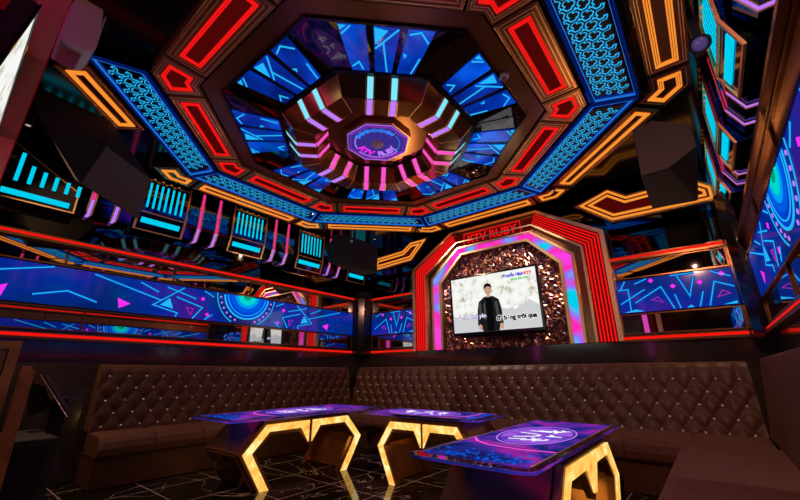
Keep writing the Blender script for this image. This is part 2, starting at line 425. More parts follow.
# ------------------------------------------------------------------ light boxes along the top of the side walls
NAMES5=['nearest the camera','second from the camera','third from the camera','fourth from the camera','in the far corner']
def equalizer(fr,u,label,wide=.56):
    h=wide/2
    t=thing('equalizer_light_box',label,'wall light',fr.p(u,2.8,-.1),'equalizer light boxes along the top of the side walls')
    prof=[(-.155,3.59),(.07,3.59),(.07,3.05),(-.0,2.82),(-.155,2.82)]
    f2=Fr(fr.p(u,0,0),fr.n,fr.v,fr.u)
    MB().prism(prof,-h,h,f2).build('housing','blumirror',t)
    g=MB()
    for s in (-1,1):
        g.box(u+s*h-.012,u+s*h+.012,3.05,3.55,.068,.085,fr)
    g.box(u-h,u+h,3.50,3.52,.07,.085,fr).box(u-h,u+h,3.04,3.055,.07,.085,fr)
    d=V((-.07,-.23,0)).normalized()
    fs=Fr(fr.p(u,3.05,.07),fr.u,(fr.v*-.23+fr.n*-.07).normalized(),(fr.n*.23-fr.v*.07).normalized())
    for s in (-1,1): g.box(s*h-.012,s*h+.012,0,.24,-.002,.016,fs)
    g.box(-h,h,.225,.24,-.002,.016,fs)
    g.build('gold_frame','gold',t)
    for k in range(7):
        x=u-h+.075+k*(wide-.15)/6
        MB().box(x-.013,x+.013,3.12,3.47,.07,.073,fr).build('bar_light','cyan',t)
    MB().box(-h+.05,h-.05,.07,.14,0,.01,fs).build('bar_light','cyan',t)
    o=MB()
    for k in range(4): o.stroke([(u-h+.05+.1*k,3.50),(u-h+.10+.1*k,3.53),(u-h+.14+.1*k,3.50)],.01,.07,.078,fr)
    o.build('orange_zigzag','orange',t)
def strip_panel(fr,u,label,wide=.60):
    h=wide/2
    t=thing('strip_light_panel',label,'wall light',fr.p(u,2.85,-.1),'mirror panels with pink strips along the top of the side walls')
    f2=Fr(fr.p(u,0,0),fr.n,fr.v,fr.u)
    prof=[(-.155,3.59),(.02,3.59),(.02,3.03),(-.05,2.87),(-.155,2.87)]
    MB().prism(prof,-h,h,f2).build('mirror_panel','blumirror',t)
    for s in (-1,1):
        x=s*.125
        fa=Fr(fr.p(u+x-.015,0,0),fr.n,fr.v,fr.u)
        st=MB().stroke([(.024,3.58),(.024,3.25),(.024,3.03)],.012,0,.03,fa)
        p=st.build('light_strip','hotpink',t); 
        MB().stroke([(.024,3.03),(-.048,2.865),(-.15,2.865)],.012,0,.03,fa).build('light_strip','violet',t)
        MB().stroke([(.030,3.58),(.030,3.03),(-.046,2.858),(-.15,2.858)],.01,-.018,-.004,fa).stroke([(.030,3.58),(.030,3.03),(-.046,2.858),(-.15,2.858)],.01,.034,.048,fa).build('gold_edge','gold',t)
    MB().box(u-.27,u+.27,3.20,3.32,.02,.026,fr).build('speckled_band',M['speck'] ,t)
M['pitch']=pbr('dark display',(.002,.004,.02),.55,0,.25)
M['speck']=glow_ramp('blue speckle display',[(.25,(0,.25,.7)),(.4,(0,.01,.08))],.7,60,2,kind='voronoi')
for k in range(5):
    u=.34+k*1.225
    if k: equalizer(FRt,min(u,5.16),'cyan-barred equalizer light box on the right wall, '+NAMES5[k])
    if k in(1,2,3): equalizer(FL,u,'cyan-barred equalizer light box on the left wall, '+NAMES5[k])
    if k<4:
        strip_panel(FL,u+.6125,'blue mirror panel with two pink strips on the left wall, '+['nearest','second','third','fourth'][k]+' from the camera')
        strip_panel(FRt,u+.6125,'blue mirror panel with two pink strips on the right wall, '+['nearest','second','third','fourth'][k]+' from the camera')
equalizer(FL,5.22,'cyan-barred equalizer light box on the left wall, in the far corner',.5)
# stepped bar box next to the near speaker
t=thing('equalizer_light_box','stepped equalizer light box with shortening cyan bars, nearest the left speaker','wall light',FL.p(.36,2.8,-.1),'equalizer light boxes along the top of the side walls')
f2=Fr(FL.p(.34,0,0),FL.n,FL.v,FL.u)
MB().prism([(-.155,3.5),(.05,3.5),(.05,2.78),(-.155,2.72)],-.34,.36,f2).build('housing','black',t)
for k in range(6):
    x=.16+k*.103; MB().box(x-.017,x+.017,3.0,3.33-[0,.12,.15,.17,.19,.20][k],.05,.06,FL).build('bar_light','cyan',t)
MB().box(.08,.63,2.84,2.90,.05,.06,FL).build('bar_light','cyan',t)
MB().stroke([(.02,2.80),(.02,3.45),(.68,3.05),(.68,2.80)],.014,.05,.06,FL,closed=True).build('gold_frame','gold',t)
# continuous black soffit strip closing the wall top
# ------------------------------------------------------------------ ceiling rings
T8=math.tan(PI/8)
DIRS=['facing the television wall','toward the far left corner','along the left wall','toward the near left corner','near the camera side','toward the near right corner','along the right wall','toward the far right corner']
# local frame of a ring side: x tangential, y radial; looking down
def side_pts(r0,r1,h=None,gap=0):
    h0=(r0*T8-gap) if h is None else h; h1=(r1*T8-gap) if h is None else h
    return [(-h0,r0),(h0,r0),(h1,r1),(-h1,r1)]
def down(z): return Fr((CX,CY,z),(1,0,0),(0,1,0),(0,0,-1))
def ring8(make,labels,skip=()):
    t0=make()
    t0['label']=labels[0]
    for k in range(1,8):
        if k in skip: continue
        copy_thing(t0,rotz=k*PI/4,label=labels[k])
def at(r,a): # around octagon vertex: point at apothem r and tangential offset a past the corner of side 0 to side 1 (turn left)
    return None
def red_panel():
    t=thing('red_light_panel','','ceiling light',(CX,CY,3.47),'long red light panels around the octagon')
    f=down(3.47); hw=.52
    MB().prism([(-hw,1.62),(hw,1.62),(hw,1.95),(-hw,1.95)],-.12,0,f).build('backing_plate','brmirror',t,bevel=.006)
    g=MB()
    for i in (.022,.055): g.stroke(rect(-hw+i,hw-i,1.62+i,1.95-i),.008,0,.008,f,closed=True)
    g.build('gold_trim','gold',t)
    r=MB()
    r.prism(rect(-hw+.115,hw-.115,1.735,1.835),0,.003,f).build('red_glass','redd',t)
    r=MB()
    for i in (.088,.104): r.stroke(rect(-hw+i,hw-i,1.62+i,1.95-i),.011,0,.010,f,closed=True)
    r.build('red_light_loop','red',t)
    return t
ring8(red_panel,['long red light panel in brown mirror frame, octagon side '+d for d in DIRS])
def corner_shape(r0,r1,h,inset):
    # hexagon straddling the corner between side 0 (normal +y) and the side 45 deg clockwise (+x)
    c,s=math.cos(-PI/4),math.sin(-PI/4)
    def rot(p): return (p[0]*c-p[1]*s,p[0]*s+p[1]*c)
    a0,a1=r0+inset,r1-inset; hh=h+inset
    A=(hh,a0);B=(a0*T8,a0);C=rot((-hh,a0));D=rot((-hh,a1));E=(a1*T8,a1);F=(hh,a1)
    return [A,B,C,D,E,F]
def red_corner():
    t=thing('red_corner_light','','ceiling light',(CX,CY,3.47),'red corner lights around the octagon')
    f=down(3.47)
    MB().prism(corner_shape(1.62,1.95,.54,0),-.12,0,f).build('backing_plate','brmirror',t)
    g=MB()
    for i in (.025,.045): g.stroke(corner_shape(1.62,1.95,.54,i),.008,0,.008,f,closed=True)
    g.build('gold_trim','gold',t)
    MB().prism(corner_shape(1.62,1.95,.54,.11),0,.003,f).build('red_glass','redd',t)
    r=MB()
    for i in (.075,.091): r.stroke(corner_shape(1.62,1.95,.54,i),.010,0,.010,f,closed=True)
    r.build('red_light_loop','red',t)
    return t
CD=['between television wall and right wall sides','between television wall and far left sides','between far left and left wall sides','between left wall and near left sides','between near left and camera sides','between camera and near right sides','between near right and right wall sides','between right wall and far right sides']
ring8(red_corner,['small pentagon red corner light of octagon ring '+d for d in CD])
def blue_panel():
    t=thing('blue_pattern_panel','','ceiling light',(CX,CY,3.47),'blue tripod-pattern panels around the octagon')
    f=down(3.47)
    MB().prism(side_pts(1.97,2.38,gap=.012),-.12,0,f).build('backing_plate','blumirror',t)
    MB().stroke(side_pts(2.0,2.35,gap=.03),.02,0,.02,f,closed=True).build('blue_edge','deepblue',t)
    MB().stroke(side_pts(2.022,2.328,gap=.04),.004,0,.022,f,closed=True).build('blue_edge','blueline',t)
    MB().prism(side_pts(2.03,2.30,gap=.10),0,.004,f).build('screen','pitch',t)
    m=MB(); dk=MB(); s=.108; y=2.078; row=0
    def cl(q): return (q[0],min(2.292,max(2.038,q[1])))
    while y<2.29:
        x=-1.1+(row%2)*s*.5
        while x<1.1:
            if abs(x)<y*T8-.14:
                for k in range(3):
                    a=math.radians(90+120*k); e=(x+math.cos(a)*s*.37,y+math.sin(a)*s*.37)
                    b=math.radians(90+120*k-58); e2=(e[0]+math.cos(b)*s*.30,e[1]+math.sin(b)*s*.30)
                    L=[cl((x,y)),cl(e),cl(e2)]
                    if (L[1][0]-L[0][0])**2+(L[1][1]-L[0][1])**2>1e-5 and (L[2][0]-L[1][0])**2+(L[2][1]-L[1][1])**2>1e-5:
                        m.stroke(L,.029,.004,.007,f); L[2]=(L[1][0]+(L[2][0]-L[1][0])*.72,L[1][1]+(L[2][1]-L[1][1])*.72); dk.stroke(L,.0125,.007,.009,f)
            x+=s
        y+=s*.76; row+=1
    dk.build('dark_pattern','pitch',t)
    m.build('cyan_pattern','cyan2',t)
    return t
ring8(blue_panel,['blue glowing pattern panel with cyan tripod motif, ring side '+d for d in DIRS],skip=(4,))
def orange_panel(x0=-.80,x1=.80):
    t=thing('orange_light_panel','','ceiling light',(CX,CY,3.49),'long orange light panels of the outer octagon')
    f=down(3.49)
    MB().prism(rect(x0,x1,2.44,2.74),-.10,0,f).build('backing_plate','dkbrmirror',t)
    g=MB()
    for i in (.02,.038): g.stroke(rect(x0+i,x1-i,2.44+i,2.74-i),.005,0,.008,f,closed=True)
    g.build('gold_trim','gold',t)
    r=MB()
    for i in (.075,.090,.105): r.stroke(rect(x0+i,x1-i,2.44+i,2.74-i),.010,0,.010,f,closed=True)
    r.build('orange_light_loop','orange',t)
    return t
ring8(orange_panel,['long orange light panel, outer ceiling ring side '+d for d in DIRS],skip=(3,))
t=orange_panel(-.80,.08); t['label']='shorter orange light panel of the outer ceiling ring beside the nearest left loudspeaker'; t.rotation_euler=(0,0,3*PI/4)
def orange_corner():
    t=thing('orange_corner_light','','ceiling light',(CX,CY,3.49),'orange corner lights of the outer octagon')
    f=down(3.49)
    MB().prism(corner_shape(2.44,2.74,.83,0),-.10,0,f).build('backing_plate','dkbrmirror',t)
    g=MB().stroke(corner_shape(2.44,2.74,.83,.03),.006,0,.008,f,closed=True); g.build('gold_trim','gold',t)
    r=MB()
    for i in (.070,.085,.100): r.stroke(corner_shape(2.44,2.74,.83,i),.010,0,.010,f,closed=True)
    r.build('orange_light_loop','orange',t)
    return t
ring8(orange_corner,['small pentagon orange corner light of outer ring '+d for d in CD],skip=(4,))

# ------------------------------------------------------------------ octagonal dome light
dome=thing('octagonal_ceiling_light','large octagonal dome light with blue video facets in the ceiling centre','ceiling light',(CX,CY,3.5))
def oct_ring(r0,z0,r1,z1,k,inset=0,lift=0,t0=-1,t1=1):
    a=PI/4*k; R=Matrix.Rotation(a,3,'Z')
    def P(r,t,z): return V((CX,CY,z))+R@V((t*(r*T8-inset),r,0))
    n=V((0,(z1-z0),(r0-r1))); n=(R@n).normalized()
    if n.z>0: n=-n
    q=[P(r0,t0,z0),P(r0,t1,z0),P(r1,t1,z1),P(r1,t0,z1)]
    return [p+n*lift for p in q],n,R
def slab(mb,q,n,th):
    i=len(mb.v); mb.v+=list(q)+[p-n*th for p in q]
    mb.f+=[(i,i+1,i+2,i+3),(i+4,i+7,i+6,i+5)]+[(i+k,i+4+k,i+4+(k+1)%4,i+(k+1)%4) for k in range(4)]
def lerp(a,b,t): return a+(b-a)*t
NEARISH={3,4,5,6,2}
for k in range(8):
    q,n,R=oct_ring(1.60,3.49,1.45,3.49,k); m=MB(); slab(m,q,n,.10); m.build('outer_band','dkbrmirror',dome)
    q,n,R=oct_ring(1.45,3.485,1.0,3.475,k); m=MB(); slab(m,q,n,.05); m.build('mirror_facet','bmirror',dome)
    m=MB()
    for (a,b) in ((1.455,1.435),(1.0,.95)):
        za=3.482 if a>1.2 else 3.468; q,n,R=oct_ring(a,za,b,za,k,lift=.012); slab(m,q,n,.03)
    q,n,R=oct_ring(1.45,3.485,1.0,3.475,k,lift=.006,t0=.985,t1=1.0); slab(m,q,n,.01)
    m.build('facet_edge','black',dome)
    for j,(t0,t1) in enumerate(((-.62,-.27),(-.17,.17),(.27,.62))):
        q,n,R=oct_ring(1.43,3.485,1.01,3.475,k,lift=.012,t0=t0,t1=t1); m=MB(); slab(m,q,n,.008)
        pan=sub(m.build('video_panel','vidpanel',dome),dome)
        A,B,C,D=q
        def pt(u,v): return lerp(lerp(A,B,u),lerp(D,C,u),v)+n*.003
        u=(B-A).normalized(); fr=Fr(pt(0,0),u,n.cross(u).normalized(),n)
        def loc(p): d=p-fr.o; return (d.dot(fr.u),d.dot(fr.v))
        c=MB()
        shapes={0:([[(.2,.98),(.1,.6)],[(.05,.25),(.5,.04),(.9,.1)]],[[(.75,.55),(.95,.5),(.85,.62)]]),
                1:([[(.05,.02),(.95,.45)],[(.6,.3),(.3,.98)]],[[(.45,.06),(.97,.02),(.95,.36)]]),
                2:([[(.55,.02),(.97,.2)],[(.35,.95),(.5,.78),(.9,.9)]],[[(.7,.02),(.97,.02),(.97,.12)]])}[j]
        for l in shapes[0]: c.stroke([loc(pt(*p)) for p in l],.013,0,.004,fr)
        for l in shapes[1]: c.prism([loc(pt(*p)) for p in l],0,.004,fr)
        c.build('cyan_shapes','cyan2',pan)
    # inner pendant ridge: outer slope, flat underside, inner slope
    for seg,(r0,z0,r1,z1) in enumerate(((.955,3.462,.84,3.32),(.84,3.32,.64,3.32),(.64,3.32,.53,3.48))):
        q,n,R=oct_ring(r0,z0,r1,z1,k); m=MB(); slab(m,q,n,.02); m.build('mirror_facet','domemirror',dome)
        for s in (-1,1):
            xx=.105*s
            def P(r,x,z): return V((CX,CY,z))+R@V((x,r,0))
            g=.004
            def strip(x0,x1,lift):
                q=[P(r0,x0,z0),P(r0,x1,z0),P(r1,x1,z1),P(r1,x0,z1)]
                c=sum(q,V((0,0,0)))/4; e=((q[2]+q[3])/2-c).normalized()*g
                q=[q[0]+e,q[1]+e,q[2]-e,q[3]-e]; m=MB(); slab(m,[p+n*lift for p in q],n,.012); return m
            cm=('skycyan',('violet' if k in (3,4,5,6,2) else 'pink'),'pink')[seg]
            strip(xx-.026,xx+.026,.008).build('light_strip',cm,dome)
            for e_ in (-1,1): strip(xx+e_*.036-.006,xx+e_*.036+.006,.010).build('strip_edge','gold',dome)
        m=MB(); q,n,R=oct_ring(r0,z0,r1,z1,k,lift=.004,t0=.975,t1=1.0); slab(m,q,n,.008); m.build('gold_seam','gold',dome)
def octa(r,n=8): return [(r/math.cos(PI/8)*math.cos(PI/8+k*PI/4),r/math.cos(PI/8)*math.sin(PI/8+k*PI/4)) for k in range(8)]
fd=Fr((CX,CY,3.50),(1,0,0),(0,1,0),(0,0,-1))
MB().prism(octa(.56),-.09,0,fd).build('recess_plate','dkbrmirror',dome)
MB().prism(octa(.345),0,.045,fd).build('screen_frame','brmirror',dome)
MB().prism(octa(.325),.045,.05,fd).build('screen','dimblue',dome)
MB().stroke(octa(.320),.005,.05,.056,fd,closed=True).build('screen_outline','violet',dome)
MB().stroke(octa(.29),.004,.05,.056,fd,closed=True).build('screen_outline','magdim',dome)
# radial display: read from the camera looking up, text direction along the view's right
ang=math.radians(38.8)
ru=V((math.cos(ang),math.sin(ang),0)); rv=V((math.sin(ang),-math.cos(ang),0))   # right, and toward camera = up in the picture
fl=Fr((CX,CY,3.448),ru,rv,(0,0,-1))
r=MB()
pts=circ(0,0,.245,48,a0=-35,a1=50)
r.stroke(circ(0,0,.245,30,a0=-40,a1=35),.012,0,.004,fl); r.build('arc_light','blueline',dome)
r=MB(); r.stroke(circ(0,0,.262,30,a0=215,a1=330),.012,0,.004,fl); r.stroke(circ(0,0,.245,20,a0=150,a1=205),.012,0,.004,fl); r.build('arc_light','violet',dome)
r=MB()
for k in range(44):
    a=math.radians(40+k*2.6); h=.02+.05*abs(math.sin(k*1.7)*math.cos(k*.45))
    r.stroke([(math.cos(a)*(.235-h*.5),math.sin(a)*(.235-h*.5)),(math.cos(a)*(.235+h*.6),math.sin(a)*(.235+h*.6))],.006,0,.004,fl)
r.build('sound_wave',glow('blue wave led',(.03,.25,1),1),dome)
word='KTV RUBY'
for k,ch in enumerate(word):
    if ch==' ': continue
    a=math.radians(208+k*17.5); d=V((math.cos(a),math.sin(a),0))
    o=fl.p(d.x*.195,d.y*.195,0); up=-(ru*d.x+rv*d.y); rt=ru*(-d.y)+rv*d.x
    text_mesh('letter',ch,Fr(o,rt,up,(0,0,-1)),.118,'magenta' if k<3 else 'violet',dome,depth=.004,bold=.004,lift=.003)
MB().lathe([(.07,0),(.07,.012),(.055,.03),(.0001,.036)],Fr((CX,CY,3.45),(1,0,0),(0,1,0),(0,0,-1))).build('centre_lens','white',dome,smooth=True)
# little sensor on the brown band
t=thing('ceiling_sensor','small round white sensor on the brown ceiling band','sensor',(-.90,2.54,3.49))
fs=Fr((-.90,2.56,3.49),(1,0,0),(0,1,0),(0,0,-1))
MB().lathe([(.045,0),(.045,.015),(.03,.03)],fs).build('sensor_body','white',t); MB().lathe([(.022,.03),(.022,.05),(.01,.058)],fs).build('sensor_head','silver',t)

# ------------------------------------------------------------------ television arch on the far wall
AXC=-2.42
def apath(w,z0=1.42):
    T=3.06+(w-1.11)*.73; tt=.60+(w-1.11)*.31; s=2.6+(w-1.11)*.57
    return [(AXC-w,z0),(AXC-w,s),(AXC-tt,T),(AXC+tt,T),(AXC+w,s),(AXC+w,z0)]
def band(mb,w0,w1,c0,c1,fr=FF,segs=range(5),z0=1.42):
    a,b=apath(w0,z0),apath(w1,z0)
    for k in segs: mb.prism([a[k],a[k+1],b[k+1],b[k]],c0,c1,fr)
    return mb
arch=thing('television_arch','octagonal arch of red and pink light bands in gold frames around the television','arch',(AXC,5.45,1.42))
band(MB(),1.02,1.62,-.15,.06).build('backing_frame','dkbrmirror',arch)
for (a,b) in ((1.00,1.045),(1.175,1.21),(1.315,1.345),(1.575,1.63)):
    band(MB(),a,b,.0,.10).build('gold_frame','gold',arch)
band(MB(),1.05,1.17,.06,.085).build('pink_cyan_light','rgb',arch)
for sg in ((0,1),(3,4)):
    m=MB()
    for i in range(5): band(m,1.368+i*.042,1.368+i*.042+.019,.06,.080,segs=sg)
    m.build('red_light_lines','red',arch)
    band(MB(),1.35,1.57,.06,.066,segs=sg).build('red_glass','redd',arch)
sign=thing('lettered_sign','red outlined sign reading KTV RUBY at the top of the arch','sign',(AXC,5.45,3.22),None)
MB().box(AXC-.52,AXC+.52,3.10,3.35,.06,.085,FF).build('sign_board','redd',sign)
MB().stroke(rect(AXC-.50,AXC+.50,3.115,3.335),.014,.085,.095,FF,closed=True).build('red_outline','red',sign)
text_mesh('lettering','KTV RUBY',Fr(FF.p(AXC,3.225,.086),FF.u,FF.v,FF.n),.19,'red',sign,depth=.01,bold=.004,lift=.005)
for a_,b_ in ((-.70,-.55),(.55,.70)): MB().box(AXC+a_,AXC+b_,3.16,3.34,.06,.075,FF).build('side_light','redd',sign)
# mosaic wall
mz=MB(); P=apath(1.0)
def inside(x,z):
    w=abs(x-AXC)
    if w>.98 or z<1.44: return False
    tt=P[3][0]-AXC; T=P[2][1]; s=P[1][1]
    if z>T-.02: return False
    if w>tt and z> s+(T-s)*(1.0-w)/(1.0-tt)-.03: return False
    return True
st=.042; z=1.44
while z<3.05:
    x=AXC-1.0
    while x<AXC+1.0:
        if inside(x,z) and not (abs(x-AXC-.02)<.55 and 1.75<z<2.4):
            xx=x+random.uniform(-.01,.01); zz=z+random.uniform(-.01,.01); a=random.uniform(0,PI); L=random.uniform(.03,.055); W=random.uniform(.014,.024)
            d=V((math.cos(a),math.sin(a))); e=V((-d.y,d.x)); h=random.uniform(.015,.04); tl=random.uniform(-.012,.012)
            q=[(xx+d.x*L*p+e.x*W*r_,zz+d.y*L*p+e.y*W*r_,h+tl*p+(0.012*r_)) for p,r_ in ((-.6,-.5),(.5,-.6),(.6,.6),(-.5,.5))]
            i=len(mz.v); mz.v+=[FF.p(*c) for c in q]+[FF.p(xx,zz,0)]
            mz.f+=[(i,i+1,i+2,i+3),(i,i+4,i+1),(i+1,i+4,i+2),(i+2,i+4,i+3),(i+3,i+4,i)]
        x+=st
    z+=st*.8
mp=thing('mosaic_panel','copper mosaic wall panel of rough glittering pieces behind the television','wall panel',(AXC,5.5,1.42))
MB().prism([(a,b) for a,b in P],-.15,.004,FF).build('backing_plate',pbr('dark copper',(.10,.03,.02),.4,.6),mp)
mz.build('mosaic_pieces','mosaic',mp)
# television
def television(fr,w,h,label,picture=True):
    t=thing('television',label,'television',fr.o)
    MB().box(-w/2,w/2,-h/2,h/2,-.07,0,fr).build('casing','matte',t,bevel=.008)
    MB().stroke(rect(-w/2+.012,w/2-.012,-h/2+.012,h/2-.012),.024,0,.008,fr,closed=True).build('bezel','black',t)
    a,b=w/2-.03,h/2-.03
    s=sub(MB().box(-a,a,-b+.01,b,0,.003,fr).build('screen','tvback',t),t)
    MB().box(-w/2+.1,w/2-.02,-h/2-.03,h/2-.06,-.13,-.07,fr).build('rear_housing','matte',t)
    MB().box(-w*.16,w*.16,-h*.25,h*.25,-.24 if picture else -.17,-.13,fr).build('wall_bracket','matte',t)
    if picture:
        MB().prism([(-a,-b+.01),(a,-b+.01),(a,-.12),(a*.80,-.02),(a*.5,-.14),(a*.15,-.10),(-a*.3,-.18),(-a*.55,-.22),(-a,-.16)],.003,.0035,fr).build('picture_wall','tvgrey',s)
        jx=-.06
        J=[(jx-.21,-b+.10),(jx-.20,-.12),(jx-.17,.02),(jx-.08,.085),(jx+.0,.10),(jx+.08,.085),(jx+.16,.03),(jx+.19,-.10),(jx+.20,-b+.10),(jx+.14,-b+.06),(jx+.13,-b+.01),(jx-.13,-b+.01),(jx-.15,-b+.06)]
        MB().prism(J,.0035,.005,fr).build('picture_jacket','tvdark',s)
        MB().prism([(jx-.05,.09),(jx+.05,.09),(jx+.06,-.1),(jx+.05,-b+.01),(jx-.06,-b+.01),(jx-.05,-.15)],.005,.006,fr).build('picture_shirt','tvshirt',s)
        MB().prism([(jx-.17,0),(jx-.13,.01),(jx-.14,-.2),(jx-.17,-.22)],.005,.006,fr).prism([(jx+.09,.0),(jx+.13,.01),(jx+.15,-.2),(jx+.11,-.22)],.005,.006,fr).prism([(jx-.09,-.02),(jx-.06,.02),(jx-.065,-.25),(jx-.10,-.25)],.005,.006,fr).build('picture_sheen','tvsheen',s)
        MB().prism([(jx-.028,.08),(jx+.03,.08),(jx+.03,.14),(jx-.025,.14)],.006,.007,fr).prism(circ(jx,.19,.075,20,rx=.058),.006,.008,fr).prism(circ(jx-.17,-b+.07,.045,10,rx=.03),.006,.007,fr).prism(circ(jx+.17,-b+.07,.045,10,rx=.03),.006,.007,fr).build('picture_face','tvskin',s)
        MB().prism([(jx-.062,.19),(jx-.068,.24),(jx-.04,.285),(jx+.01,.295),(jx+.055,.27),(jx+.066,.23),(jx+.06,.19),(jx+.05,.225),(jx+.0,.245),(jx-.045,.225)],.008,.009,fr).box(jx-.035,jx-.012,.20,.207,.008,.009,fr).box(jx+.012,jx+.035,.20,.207,.008,.009,fr).box(jx-.016,jx+.016,.144,.152,.008,.009,fr).build('picture_hair','tvhair',s)
        f2=lambda x,y,rot=0:Fr(fr.p(x,y,.011),fr.u*math.cos(rot)+fr.v*math.sin(rot),fr.v*math.cos(rot)-fr.u*math.sin(rot),fr.n)
        sub(s,t)
        text_mesh('caption','đã bóng trôi qua',f2(.34,-.25),.088,'white_l',s,depth=.002,bold=.011,lift=.0)
        text_mesh('caption','đã bóng trôi qua',f2(.34,-.25),.088,'tvshirt',s,depth=.002,bold=.0045,lift=.002)
        text_mesh('caption','Ở nơi bình yên',f2(-.36,-.19),.080,'tvpurple',s,depth=.002,bold=.007,lift=.001)
        text_mesh('caption','Ở nơi bình yên',f2(-.36,-.19),.080,'white_l',s,depth=.002,bold=.0005,lift=.003)
        text_mesh('caption','Truyền Hình',f2(.36,.355),.060,'tvblue',s,depth=.002,bold=.003,lift=.002)
        text_mesh('caption','KTV',f2(.58,.355),.060,'tvred',s,depth=.002,bold=.003,lift=.002)
        text_mesh('caption','0978 999 999',f2(.45,.285),.048,'tvgreen',s,depth=.002,bold=.002,lift=.002)
    return t
d=V((.0,-1,-.04)).normalized()
tv_n=d; tv_u=V((1,0,0)); tv_v=tv_n.cross(tv_u); tv_v=V((0,tv_n.z,-tv_n.y)) if tv_v.z<0 else tv_v
television(Fr((-2.375,5.17,2.06),tv_u,tv_v,tv_n),1.44,.92,'wall television showing a person in black jacket, with captions')

# orange chevrons and blue fascia either side of the arch
fas=struct(MB().box(WL,AXC-1.66,2.93,ZC,-.15,.0,FF).build('trim_9','blumirror'))
fas=struct(MB().box(AXC+1.66,WR,2.90,ZC,-.15,.0,FF).build('trim_10','blumirror'))
def off_poly(pts,d):
    n=len(pts); out=[]
    A=sum(pts[k][0]*pts[(k+1)%n][1]-pts[(k+1)%n][0]*pts[k][1] for k in range(n)); sg=1 if A>0 else -1
    for k in range(n):
        a,b,c=V(pts[k-1]),V(pts[k]),V(pts[(k+1)%n]); d1=(b-a).normalized(); d2=(c-b).normalized()
        n1=V((-d1.y,d1.x))*sg; n2=V((-d2.y,d2.x))*sg; m=(n1+n2).normalized(); out.append(tuple(b+m*d/max(.3,m.dot(n1))))
    return out
def chevron(poly,label):
    t=thing('orange_chevron_light',label,'wall light',FF.p(poly[0][0],poly[0][1],0),'orange chevron lights beside the arch')
    MB().prism(off_poly(poly,-.05),-.01,.03,FF).build('backing_plate','dkbrmirror',t)
    MB().stroke(off_poly(poly,-.03),.008,.03,.038,FF,closed=True).build('gold_trim','gold',t)
    for i in (0,.055):
        q=off_poly(poly,i); MB().stroke(q,.030,.03,.040,FF,closed=True).build('orange_light_loop','orange',t)
    m=MB(); 
    MB().prism(off_poly(poly,.09),.03,.033,FF).build('red_glass','redd',t)
chevron([(-1.02,3.34),(-.66,3.04),(.40,3.03),(.40,3.17),(.22,3.32),(-.46,3.30),(-.66,3.46)],'orange chevron light outline on the television wall, right of the arch')
chevron([(-3.80,3.46),(-4.13,3.14),(-5.05,3.10),(-5.05,3.30),(-4.33,3.33),(-4.12,3.46)],'orange chevron light outline on the television wall, left of the arch')

# ------------------------------------------------------------------ near wall: television edge, arch frame, air conditioner
tn=V((0,1,-.12)).normalized(); tu=V((-1,0,0)); tv=V((0,.12,1)).normalized()
television(Fr((-2.78,-.105,2.16),tu,tv,tn),1.62,.86,'second television on the near wall, seen almost edge-on at upper left',picture=False)
na=thing('arch_frame','gold framed light arch on the near wall behind the edge-on television','arch',(-2.6,-.3,1.42))
MB().stroke([(-2.5,3.42),(-1.4,3.42),(-.8,2.95),(-.8,1.42)],.10,.0,.26,FN).stroke([(-4.25,1.42),(-4.25,2.95),(-3.6,3.42),(-2.5,3.42)],.10,.0,.405,FN).build('gold_frame','gold',na)
MB().stroke([(-3.95,1.42),(-3.95,2.8),(-3.4,3.2),(-1.6,3.2),(-1.1,2.8),(-1.1,1.42)],.10,.0,.12,FN).build('pink_light','pink',na)
MB().stroke([(-4.10,1.42),(-4.10,2.88),(-3.5,3.33),(-1.5,3.33),(-.95,2.88),(-.95,1.42)],.05,.0,.25,FN).build('red_light_lines','redd',na)
MB().stroke([(-4.31,1.42),(-4.31,2.98),(-3.62,3.45),(-2.6,3.45)],.008,.405,.415,FN).build('red_edge','redd',na)
ac=thing('air_conditioner','white rounded air conditioner high on the near wall, upper left','air conditioner',(-3.1,YN,3.05))
prof=[(.05,3.46),(.205,3.46),(.222,3.3),(.222,3.14),(.212,3.09),(.18,3.065),(.12,3.06),(.05,3.07)]
fa=Fr((-2.80,0,0),(0,1,0),(0,0,1),(-1,0,0))
MB().prism(prof,0,.26,fa).build('casing','white',ac,bevel=.012)
MB().box(.222,.228,3.14,3.42,.01,.25,fa).build('front_panel','white',ac)
MB().box(.07,.17,3.05,3.058,.03,.23,fa).build('air_flap','silver',ac)

# ------------------------------------------------------------------ speakers
def hull(name,pts,m,parent,bev=.012):
    bm=bmesh.new(); off=parent_base(parent)
    for p in pts: bm.verts.new(V(p)-off)
    r=bmesh.ops.convex_hull(bm,input=bm.verts)
    bmesh.ops.dissolve_limit(bm,angle_limit=.12,verts=bm.verts,edges=bm.edges)
    me=bpy.data.meshes.new(name); bm.to_mesh(me); bm.free(); me.materials.append(M[m])
    o=bpy.data.objects.new(name,me); col.objects.link(o); o.parent=parent
    b=o.modifiers.new('bevel','BEVEL'); b.width=bev; b.segments=2; b.limit_method='ANGLE'
    return o
def grille(t,a,b,c,d,inset=.04,m='spkgrey',logo=None,ref=None):
    a,b,c,d=V(a),V(b),V(c),V(d); n=(b-a).cross(d-a).normalized()
    if ref is not None and n.dot(V(ref)-a)<0: n=-n
    cen=(a+b+c+d)/4
    q=[p+(cen-p)*inset+n*.006 for p in (a,b,c,d)]; mb=MB(); slab(mb,q,n,.012); g=mb.build('grille',m,t)
    if logo:
        u=(b-a).normalized(); v=(d-a).normalized(); o=a+(b-a)*logo[0]+(d-a)*logo[1]+n*.014
        fr=Fr(o,u,v,n); MB().box(-.02,.02,-.022,.022,-.004,.002,fr).build('badge','silver',t)
    return g
